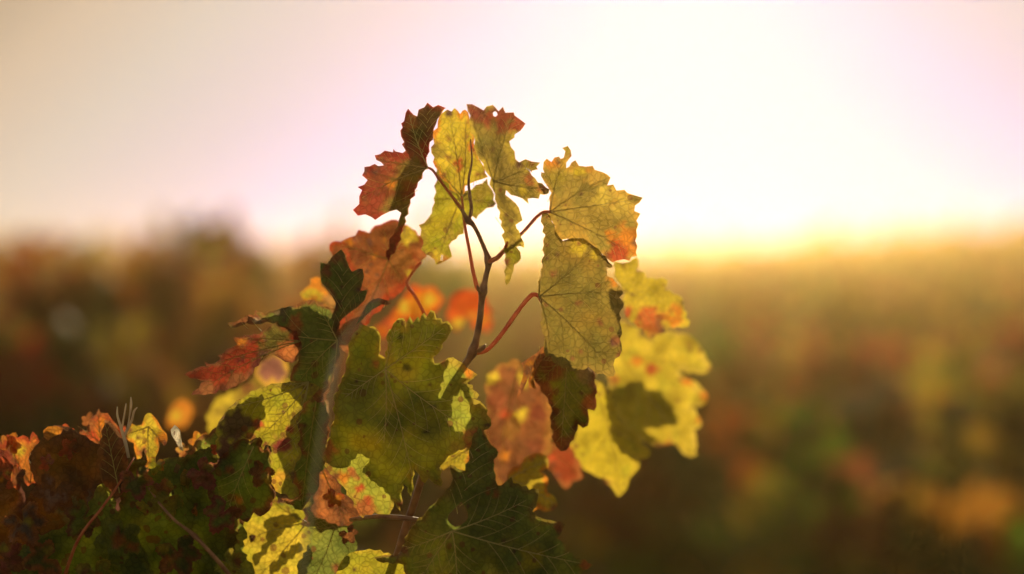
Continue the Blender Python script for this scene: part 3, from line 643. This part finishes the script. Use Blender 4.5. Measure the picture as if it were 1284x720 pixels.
leaf("376,368 381,363 389.4,356 389,350 396,347 402,348.6 403,358 412,368 418.6,374 422,381 416.7,388 411,384 405,384.6 406,378 393,375.5 379.7,376", 1.62, (420, 385), col=YELLOW, edge=ORANGE, ew=3, seed=30, rip=.7, blot=[(412, 378, 10, (.7, .35, .1))], label='little yellow leaf left of the dark three-pointed one')
leaf("342.8,444 352,446 358,451.7 362,463 358,475 343,486 330,482 319.4,471 322,460 331,453.6", 1.72, (362, 470), col=(.5, .2, .14), edge=(.95, .55, .08), ew=6, seed=31, rip=.7, veins=False, label='blurred mauve leaf with a golden rim under the crimson leaf')
leaf("366,474 345,480 330,470 315,478 300,488 270,500 258,525 264,545 275,535 290,512 320,500 345,492 366,486", 1.78, (366, 480), col=(.62, .42, .06), edge=YELLOW, ew=4, seed=32, rip=.9, veins=False, blot=[(282, 502, 10, YELLOW), (268, 530, 9, YELLOW), (310, 488, 11, BROWN)], label='blurred golden leaf behind the bowed leaf edge')  # yellow blotches paint sunlit patches
leaf("424,712 428,704 433,698 440,693 448,691 457,690 470,690.5 487,693 494,697 503,699 512,706 512,730 495,752 455,758 430,745 420,728", 1.50, (505, 722), mid=(450, 715), col=YGREEN, edge=YELLOW, ew=3, seed=33, fold=.2, rip=.6, label='yellow-green leaf entering from below at the bottom centre')
leaf("400,580 408,588 418,596 425,604 430,620 445,625 455,640 442,656 425,662 405,664 393,652 390,640 396,618 400,600", 1.545, (402, 585), col=RUST, edge=BROWN, ew=6, seed=34, fold=.3, rip=1.3, blot=[(410, 595, 6, ORANGE), (425, 640, 16, BROWN)], label='shrivelled brown leaf below the blurred cane')
leaf("385,640 400,650 425,660 440,664 448,680 445,692 432,698 424,712 420,745 380,750 372,710 390,680", 1.54, (420, 660), col=DKGREEN, edge=GREEN, ew=5, seed=35, rip=.8, label='dark green leaf at the bottom between the striped leaf and the pointed one')
leaf("640,700 650,692 660,700 668,708 690,716 705,722 712,735 690,760 650,765 630,740", 1.50, (650, 750), col=YELLOW, edge=YGREEN, ew=4, seed=36, rip=.7, label='yellow leaf scrap under the large dark leaf')
leaf("548,575 560,566 572,560 590,556 594,566 588,582 586,592 574,590 564,584 556,590", 1.56, (590, 560), col=YELLOW, edge=ORANGE, ew=3, seed=37, rip=.6, label='small yellow leaf in the gap between the two big green leaves')

# ---- lower left cluster
leaf("8,544.7 15.6,546.7 22,549 29,545.7 35,548 37,554 41,541 46.7,546.7 50.6,554.4 39,566 36,575 37,583.6 43,592 46.7,601 45.7,606 40,606 35,610 29,597 25,590 21,583.6 11.7,564", 1.54, (38, 606), mid=(25, 550), col=(.9, .3, .05), edge=RED, ew=4, seed=41, fold=.4, rip=1.2, blot=[(24, 566, 8, YELLOW)], label='fiery orange leaf glowing at the far left')
leaf("56,546 60,538 68,533 78,534 88,536 96,541 101,544.7 112,551 120,556 128,558 134,572 136,590 130,606 118,628 105,648 85,665 60,676 40,668 28,650 35,625 46,607 38,590 40,566 48,556", 1.52, (100, 560), mid=(70, 650), col=BROWN, edge=(.26, .12, .06), ew=8, seed=42, cup=.4, rip=1.0, blot=[(90, 640, 25, (.26, .2, .16))], veins=False, label='rounded dark brown leaf at the left of the lower cluster')
leaf("54,540 60,535 70,534 80,537 76,545 66,548 60,553 55,548", 1.50, (80, 540), col=ORANGE, edge=RUST, ew=2, seed=43, fold=.8, rip=1, teeth=False, veins=False, grid=3, label='small orange curl on top of the rounded brown leaf')
leaf("96,533 100,535 108,542 110,534 111.7,526.7 116,522 121,519 124,512 126,518 135,518 141,526.7 148.6,538 152,549 145,545 138,528 134,530 131,545 128,558 115.6,556 104,552", 1.535, (128, 558), mid=(125, 520), col=RED, edge=RUST, ew=3, seed=44, fold=.5, rip=1.1, blot=[(127, 542, 7, ORANGE), (130, 528, 6, ORANGE)], label='jagged red leaf crowning the lower cluster')
leaf("131,526.7 138,529 144.7,536 150,543 154.4,552 158,562 160,573 159,589 157,600 156,614 146,625 132,610 124,590 122,570 128,548", 1.50, (150, 618), mid=(135, 530), col=(.3, .13, .06), edge=(.5, .2, .07), ew=3, seed=45, fold=.3, rip=.8, label='tall dark brown pointed leaf in the lower cluster')
def tend(spec, label=None):
    o = tub('tendril', spec, M_DRY, seg=8, wob=.0006)
    if label: o['label'] = label
tend([(161, 574, 1.50, .9), (158, 558, 1.50, 1.1), (155, 546, 1.50, 1.2), (151, 534, 1.50, .8), (147, 521, 1.50, .7), (147, 510, 1.50, .3)], 'bleached forked tendril catching the sun at the lower left')
tend([(156, 547, 1.50, 1.0), (160, 539, 1.50, .9), (165, 528, 1.50, .8), (168, 516, 1.50, .7), (172, 511, 1.50, .3)])
tend([(153, 538, 1.50, .7), (155, 524, 1.50, .6), (157, 512, 1.50, .5), (158, 506, 1.50, .2)])
tend([(160, 540, 1.50, .6), (162, 524, 1.50, .5), (164, 508, 1.50, .8), (164, 498, 1.50, .3)])
leaf("156,545 160,536 164,530.5 171,534 177.8,532.5 180,526 181.7,521 185,518 189,518 193,522 197,526.7 200,532 203,538 209,544 210,550 209,556 206,559.7 199,552 200,560 198,567.5 193,577 188.5,585 185,579 183.6,573 181,562 177.8,567.5 174,579 171,574 170,569 168,556 161,553", 1.535, (186, 535), mid=(188, 575), col=YELLOW, edge=ORANGE, ew=3, seed=46, fold=.3, rip=1, label='ragged yellow leaf in the lower cluster beside the pale tendril')
leaf("209,531 212,520 217,509 222,503 228,500 234,502 240,507 243,515 242,521 238,528 232,537 220,536 212,538", 1.95, (225, 540), col=ORANGE, edge=ORANGE, ew=3, seed=47, rip=.8, veins=False, blot=[(220, 520, 8, YELLOW)], label='round blurred orange leaf behind the lower cluster')
leaf("219,533 223,536 226,540 227.5,552 230,566 226,564 223.7,560 219,552 215,545 214,539", 1.50, (222, 536), col=(.95, .85, .65), edge=PALE, ew=2, seed=48, fold=1.2, rip=1.3, teeth=False, veins=False, grid=3, label='papery white curled leaf beside the ragged yellow one')
leaf("170,630 175,627 180,628 183,632 187,634 185,640 188,643 182,644 176,641 171,637", 1.50, (168, 640), col=YELLOW, edge=RED, ew=1, seed=49, rip=.5, teeth=False, veins=False, grid=3, blot=[(186, 642, 4, RED)], label='tiny yellow leaf with a red corner in the dark lower cluster')
leaf("132,700 136,691 141,690 146,694 148,705 146,715 138,711 133,706", 1.50, (140, 716), col=YGREEN, edge=ORANGE, ew=2, seed=50, rip=.8, teeth=False, veins=False, grid=3, label='small oval yellow leaf low in the dark cluster')
leaf("226,596 231,588 236,590 239,598 238,606 236,614 232,610 229,618 226,608", 1.51, (226, 598), col=(.85, .5, .06), edge=ORANGE, ew=2, seed=51, rip=.8, teeth=False, veins=False, grid=3, label='little golden leaf right of the papery curl')
leaf("240,640 245,634 248,642 246,655 238,666 230,668 229,662 236,652", 1.51, (246, 634), col=(.7, .5, .05), edge=ORANGE, ew=2, seed=52, rip=.8, teeth=False, veins=False, grid=3, label='narrow golden leaf below the little golden leaf')
leaf("150,590 162,584 175,575 188,584 200,580 214,574 230,575 246,566 262,560 276,572 285,590 290,620 300,650 295,690 280,730 230,748 180,742 150,700 145,650 152,628 148,608", 1.51, (210, 600), mid=(220, 720), col=DKGREEN, edge=(.22, .18, .03), ew=6, seed=53, cup=.3, rip=1.0, holes=["221,581 227,584 223,594 217,592", "212,610 215,607 219,619 216,622"], veins=False, label='big dark green leaf in the middle of the lower cluster')
leaf("40,672 60,668 80,660 98,650 110,635 118,618 128,606 136,612 143,625 150,650 165,672 182,692 200,740 150,765 60,765 20,735 10,705", 1.50, (130, 625), mid=(90, 730), col=DKGREEN, edge=GREEN, ew=6, seed=54, fold=.1, rip=1.0, veins=False, label='big dark green leaf in the bottom left corner')
leaf("-25,600 -8,575 4,572 12,580 25,600 32,625 30,650 45,672 40,720 15,745 -15,745 -35,690", 1.53, (20, 610), mid=(0, 720), col=BROWN, edge=PURPLE, ew=6, seed=55, cup=.3, rip=1.0, blot=[(5, 580, 10, RED), (2, 602, 5, ORANGE)], veins=False, label='dark brown leaf cut by the left edge of the picture')
leaf("268,655 285,650 300,655 310,668 303,690 318,712 318,735 300,762 262,758 248,705", 1.53, (285, 650), mid=(285, 750), col=GREEN, edge=DKGREEN, ew=5, seed=56, rip=1.0, veins=False, label='green leaf left of the striped yellow-green leaf')
leaf("232,575 242,560 250,548 262,545 270,536 276,548 276,575 270,600 262,640 250,660 240,630 232,600", 1.53, (262, 550), mid=(250, 650), col=GREEN, edge=BROWN, ew=4, seed=57, rip=.9, veins=False, label='green leaf between the papery curl and the bowed leaf')
leaf("-30,560 -10,548 4,556 14,566 22,584 26,600 12,602 0,590 -14,596 -30,590", 1.56, (24, 598), col=(.6, .12, .06), edge=BROWN, ew=4, seed=58, fold=.5, rip=.9, label='dim red leaf tip at the left edge')
leaf("120,572 110,558 100,562 88,570 96,590 112,610 140,622 152,600 140,580", 1.56, (120, 572), col=GREEN, edge=BROWN, ew=4, seed=59, rip=.9, label='hidden green leaf behind the tall brown one')

# small crumpled leaves over the dark mass at the lower left
def generic(px, py, size, rot, seed, R_=None):
    r = random.Random(seed); o = []
    for p in gen_outline(r, R=size / 2):
        o.append(Vector((px + p.x * math.cos(rot) - p.y * math.sin(rot) * .9, py + p.x * math.sin(rot) + p.y * math.cos(rot))))
    return o
DUSK = (.40, .22, .17); WINE = (.50, .13, .09)
for i, (x, y, sz, rot, dd, c, e, lab) in enumerate((
    (70, 612, 74, .4, 1.480, DUSK, BROWN, 'dusky purple-brown leaf on the rounded brown leaf'),
    (28, 652, 80, -.5, 1.475, (.28, .17, .12), RUST, 'greyish brown leaf near the left edge'),
    (108, 648, 70, .9, 1.470, GREEN, BROWN, 'curled green leaf under the dusky purple-brown leaf'),
    (170, 598, 62, -.3, 1.480, (.20, .2, .03), WINE, 'small green leaf with wine-red margin'),
    (152, 668, 84, .2, 1.465, DKGREEN, GREEN, 'drooping dark leaf low in the middle of the dark cluster'),
    (212, 622, 74, 1.0, 1.475, GREEN, OLIVE, 'tilted green leaf below the papery curl'),
    (250, 590, 60, -.8, 1.480, (.3, .13, .06), WINE, 'brownish red leaf near the bowed leaf edge'),
    (222, 690, 82, -.4, 1.465, (.15, .16, .03), BROWN, 'dark crumpled leaf near the bottom of the cluster'),
    (282, 640, 66, .6, 1.470, DKGREEN, WINE, 'dark leaf with reddish edge left of the striped leaf'),
    (60, 700, 78, 1.3, 1.465, (.2, .18, .03), RUST, 'olive leaf with rusty edge in the bottom left corner'),
    (4, 700, 70, -1.2, 1.470, WINE, BROWN, 'wine-red leaf at the very bottom left'),
    (118, 716, 70, -.2, 1.462, GREEN, OLIVE, 'green leaf cut by the bottom edge at the left'),
    (330, 590, 46, .5, 1.478, DKGREEN, BROWN, 'small dark leaf covering the stalk end of the bowed leaf'),
    (90, 566, 40, 2.4, 1.500, (.6, .2, .06), RED, 'small rusty leaf standing on the rounded brown leaf'),
    (22, 600, 44, 1.9, 1.500, (.75, .22, .05), RED, 'small red-orange leaf below the fiery orange one'),
    (285, 705, 60, -.9, 1.468, (.4, .34, .04), GREEN, 'small olive leaf at the bottom left of the striped leaf'),
    )):
    rr = random.Random(900 + i)
    blade('leaf', generic(x, y, sz, rot, 900 + i), dd, vine, (x, y), col=c, edge=e, ew=6, seed=400 + i, rip=1.5, grid=4.5, teeth=False, veins=False,
          fold=rr.uniform(.3, .9), cup=rr.uniform(-.6, .8), tilt=(rr.uniform(-.5, .5), rr.uniform(-.5, .5)),
          blot=[(x + rr.uniform(-18, 18), y + rr.uniform(-18, 18), rr.uniform(4, 10), rr.choice((RUST, BROWN, OLIVE))) for _ in range(3)], label=lab)

for i, (x, y, sz, rot, dd, c, e, lab) in enumerate((
    (84, 548, 34, 2.9, 1.540, ORANGE, RED, 'small flame-coloured leaf tip above the rounded brown leaf'),
    (112, 530, 30, 3.3, 1.550, RED, RUST, 'little red leaf tip left of the jagged red crown leaf'),
    (150, 548, 36, 2.6, 1.545, (.95, .42, .06), RED, 'orange leaf tip between the jagged red leaf and the pale tendril'),
    (12, 560, 40, 3.5, 1.550, RED, ORANGE, 'red leaf tip at the left edge above the fiery orange leaf'),
    (60, 582, 30, 2.2, 1.478, (.85, .25, .05), RED, 'small scarlet scrap on the rounded brown leaf'),
    (196, 580, 34, .3, 1.500, YGREEN, ORANGE, 'small yellow-green leaf hanging under the ragged yellow leaf'),
    (250, 556, 36, 2.8, 1.550, YELLOW, ORANGE, 'yellow leaf tip right of the papery curl'),
    (232, 566, 26, 1.8, 1.540, (.9, .5, .1), RUST, 'tiny amber leaf under the papery curl'),
    (274, 566, 30, 3.3, 1.500, (.7, .3, .06), RED, 'small rusty leaf at the foot of the bowed leaf edge'),
    (420, 622, 36, .5, 1.530, ORANGE, RED, 'small orange leaf over the shrivelled brown leaf'),
    (436, 668, 34, -.6, 1.520, RUST, BROWN, 'small rusty leaf above the dark bottom leaf'))):
    rr = random.Random(950 + i)
    blade('leaf', generic(x, y, sz, rot, 950 + i), dd, vine, (x, y), col=c, edge=e, ew=4, seed=450 + i, rip=1.6, grid=3.5, teeth=False, veins=False,
          fold=rr.uniform(.4, 1.1), cup=rr.uniform(-.8, .8), tilt=(rr.uniform(-.5, .5), rr.uniform(-.5, .5)), label=lab)
tub('cane', [(60, 800, 1.50, 1.6), (92, 690, 1.468, 1.0), (128, 636, 1.464, .8), (146, 612, 1.475, .7), (168, 574, 1.51, .5)], M_PET, nodes=[(128, 632, 1.458, 3, .8)], label='thin reddish stalk rising through the dark lower cluster')
tub('cane', [(330, 780, 1.50, 2), (285, 718, 1.458, 1.4), (244, 672, 1.455, 1.1), (214, 648, 1.46, .9), (186, 612, 1.49, .6)], M_CANE, nodes=[(244, 672, 1.455, 3, .7)], label='thin brown stalk slanting across the dark lower cluster')

# ---- unseen leaves added behind, between these and the sun, shaped to cast the dark shapes
def behind(outline, d, D, col=GREEN, seed=0, label=None, edge=OLIVE):
    k = (d + D) / d
    dx = math.tan(SUN_AZ) * D; dz = math.tan(SUN_EL) / math.cos(SUN_AZ) * D
    pts = []
    for p in P2(outline):
        w = W(p.x, p.y, d) + Vector((dx, D, dz))
        pts.append(Vector((642 + w.x / w.y * F, 360 - (w.z - CZ) / w.y * F)))
    cx = sum(p.x for p in pts) / len(pts); cy = sum(p.y for p in pts) / len(pts)
    return blade('leaf', pts, d + D, vine, (cx, cy), col=col, edge=edge, ew=4, seed=seed, rip=.35, veins=False, grid=7, label=label)
behind("768,488 785,482 805,477 808,484 812,490 822,490 830,492 833,500 842,508 845,520 851,533 830,534 810,538 800,535 812,545 825,553 815,560 804,552 795,545 785,543 776,532 770,520 766,500", 1.77, .05, GREEN, 105)
behind("330,655 345,650 372,644 378,650 355,668 335,690 320,710 316,700 335,680", 1.56, .04, DKGREEN, 117)
behind("336,712 350,698 374,680 380,690 352,712 340,725", 1.56, .04, DKGREEN, 118)

L11_OUT = [o for o, (b, k) in REG.items() if b == (483, 463)][0]
def shade_leaf(outline, d, D, col, seed, grow=0.0, edge=RUST, like=None):
    """unseen leaf added close behind another to shade it, following its folds"""
    base, k = REG[like or outline]
    kk = {a: k[a] for a in ('seed', 'rip', 'fold', 'tilt', 'cup', 'mid', 'teeth', 'grid', 'holes') if a in k}
    if like: kk.pop('holes', None)
    # same bend as the leaf in front: keep its own centre line
    if 'mid' not in kk:
        q = P2(like or outline); kk['mid'] = tuple(sum(q, Vector((0, 0))) / len(q))
    blade('leaf', outline, d + .006, vine, base, col=col, edge=edge, ew=4, veins=False, **kk)
L1_OUT = [o for o, (b, k) in REG.items() if b == (537, 211)][0]
shade_leaf("557,137 549,133 543,136 536,131 532,136 525,139 523,147 518,146 512,139 510,143 508,153 505,163 506,172 509,179 507,184 512,190 516,197 508,210 500,222 497,238 494,250 488,262 497,262 503,267 500,276 495,288 488,305 485,320 488,326 497,312 505,290 514,256 523,234 533,213 537,210 535,204 538,185 543,168 547,155 552,145", 1.50, .006, OLIVE, 126, 0, RUST, L1_OUT)
shade_leaf("450.7,407 461.4,410 468,409 476,418 477,430.5 475,444 484,449 486,430 486.7,417 488,413 491,413 493,406 500,399 506,399 508.5,412 514,396.5 518,405 524,397 527,402 532,392 535,398 540,388.5 545,391 547,399 553,399 555,404 561,402.5 568,412 562.5,421 554.7,430.5 554.7,436.4 543,448 545,456 551,455 556.7,452 561,449 564,450 557,470 551,497 562,500 568,512 563,530 590,548 584,560 576,564 562,572 552,584 552,597 553.5,610 545,607 537,600 533,606 526,596 519,588 518,606 516.5,624 511,611 505,606 504,624 502,641 490,618 472,602 456,590 466,572 450,566 437,584 424,584 412,578 404,575 410,560 415,540 420,520 418,500 428,480 434,460 437,440 440,425", 1.50, .006, YGREEN, 106, 0, YGREEN, L11_OUT)
shade_leaf("582,472 595,474 586,480 594,500 607,508 616,533 606,540 613,555 592,560 580,556 592,545 592,520 588,500 578,486 563,507 557,503 575,470", 1.50, .006, OLIVE, 108, 0, OLIVE, L11_OUT)
shade_leaf("402,329 409.8,331 416.7,321.4 428,312.6 432,318.5 436,331 441,340.8 449.7,337 454.6,337 456.5,346.7 454,357 451.7,365 461.4,363 457.5,375.8 447.8,385.5 434,395 424,405 421,418.6 418,412 416,398 420,390 421,380 414.7,368 403,354.4 401,340", 1.495, .018, GREEN, 109, -1.5, OLIVE)
shade_leaf("285,405 294,404 302,400 309,396 313,394 319,395.5 319.5,388.5 326,391 333,394 347,389 358,386 370,383 384,378 388,376 395,377 400,383 405,382 409,387 417,388 424,400 428,420 426,440 418,470 410,500 398,505 385,490 374,480 364,478 366,465 374,450 378,430 372,415 360,410 347,404.5 321,406.5 304,408 296,411 290,411", 1.515, .018, GREEN, 110, -1.5, OLIVE)
shade_leaf("600,535 606,545 612,552 616,558 625,568 618.5,577 619,588.6 624,609 629,609 636,602 641,598 643.7,606 654,610 675.8,615 673,631 668,641 674,648 684,651 694,653 708.5,657.8 706,663 704.6,667.5 698.7,675 706,680 713,683 711,691 727,700 744,708 736.7,714 729,716 724,735 700,765 650,780 590,775 540,765 514,745 510,722 506,708 497,706 480,706 469,699 478,697 498,697 503,690 511.7,669.5 521,656 535,641 546.7,630.5 564,611 568,601 565,592 564,583 574,588 583.6,590.7 588,570 592,550", 1.468, .018, OLIVE, 113, -1.5, OLIVE)
shade_leaf("675,440 690,432 712,440 745,464 748,485 748,503 745,515 737,513 738,521 737,534 731,537 725,532 721,545 714,560 703,566 694,553 691,530 691,510 683,495 672,480 669,474", 1.535, .018, OLIVE, 115)
shade_leaf("150,590 162,584 175,575 188,584 200,580 214,574 230,575 246,566 262,560 276,572 285,590 290,620 300,650 295,690 280,730 230,748 180,742 150,700 145,650 152,628 148,608", 1.51, .018, GREEN, 119, -5)
shade_leaf("40,672 60,668 80,660 98,650 110,635 118,618 128,606 136,612 143,625 150,650 165,672 182,692 200,740 150,765 60,765 20,735 10,705", 1.5, .018, GREEN, 120, -5)
shade_leaf("56,546 60,538 68,533 78,534 88,536 96,541 101,544.7 112,551 120,556 128,558 134,572 136,590 130,606 118,628 105,648 85,665 60,676 40,668 28,650 35,625 46,607 38,590 40,566 48,556", 1.52, .018, GREEN, 121, -5)
shade_leaf("-25,600 -8,575 4,572 12,580 25,600 32,625 30,650 45,672 40,720 15,745 -15,745 -35,690", 1.53, .018, GREEN, 122)
shade_leaf("131,526.7 138,529 144.7,536 150,543 154.4,552 158,562 160,573 159,589 157,600 156,614 146,625 132,610 124,590 122,570 128,548", 1.5, .018, GREEN, 123)
shade_leaf("326,548 331,566 336,560 340,580 339,605 346,617 338,640 326,648 318,642 310,655 300,650 285,655 270,645 262,625 258,600 266,588 275,578 285,566 295,556 305,550 315,556", 1.485, .018, GREEN, 124, -1.5, OLIVE)
shade_leaf("372,528 380,507 388,500 395,495 400,490 405,500 412,520 412,545 408,580 400,600 398,615 390,622 384,632 378,640 360,632 352,625 366,627 375,622 375,614 367,605 369,596 372,580 379,569 373,557 377,545", 1.52, .018, GREEN, 125, -1.5, OLIVE)
behind("274,535 285,516 310,500 330,492 333,520 318,545 300,560 290,590 276,580", 1.49, .02, GREEN, 112)

# ---- the body of the vine below and behind the raised shoots
GL = []
def body_leaf(px, py, d, size, col, edge, seed, copy_of=None):
    rnd = random.Random(seed)
    rot = rnd.uniform(-1.3, 1.3); out = []
    for p in gen_outline(rnd, R=size / 2 / (d / F) / 1000):
        x, y = p.x * math.cos(rot) - p.y * math.sin(rot), p.x * math.sin(rot) + p.y * math.cos(rot)
        out.append(Vector((px + x, py + y)))
    return blade('leaf', out, d, vine, (px, py), col=col, edge=edge, ew=8, seed=seed, rip=1.3, grid=9, teeth=False, veins=False,
                 tilt=(rnd.uniform(-.5, .5), rnd.uniform(-.5, .5)), fold=rnd.uniform(0, .4))
rl = random.Random(77)
n = 0
while n < 46:
    px = rl.uniform(-90, 470); top = 585 + (25 if px < 140 else 0) + max(0, 250 - px) * .05
    if px > 380: top = 690
    d = rl.uniform(1.60, 1.95); py = rl.uniform(top + 45, top + 330)
    c, e = rl.choice([(DKGREEN, GREEN), (GREEN, OLIVE), (GREEN, BROWN), (BROWN, PURPLE), (RUST, BROWN), (DKGREEN, BROWN)])
    body_leaf(px, py, d, rl.uniform(75, 110), c, e, 200 + n); n += 1
for k in range(10):
    body_leaf(rl.uniform(430, 720), rl.uniform(810, 1000), rl.uniform(1.5, 1.8), rl.uniform(80, 110), DKGREEN, GREEN, 300 + k)
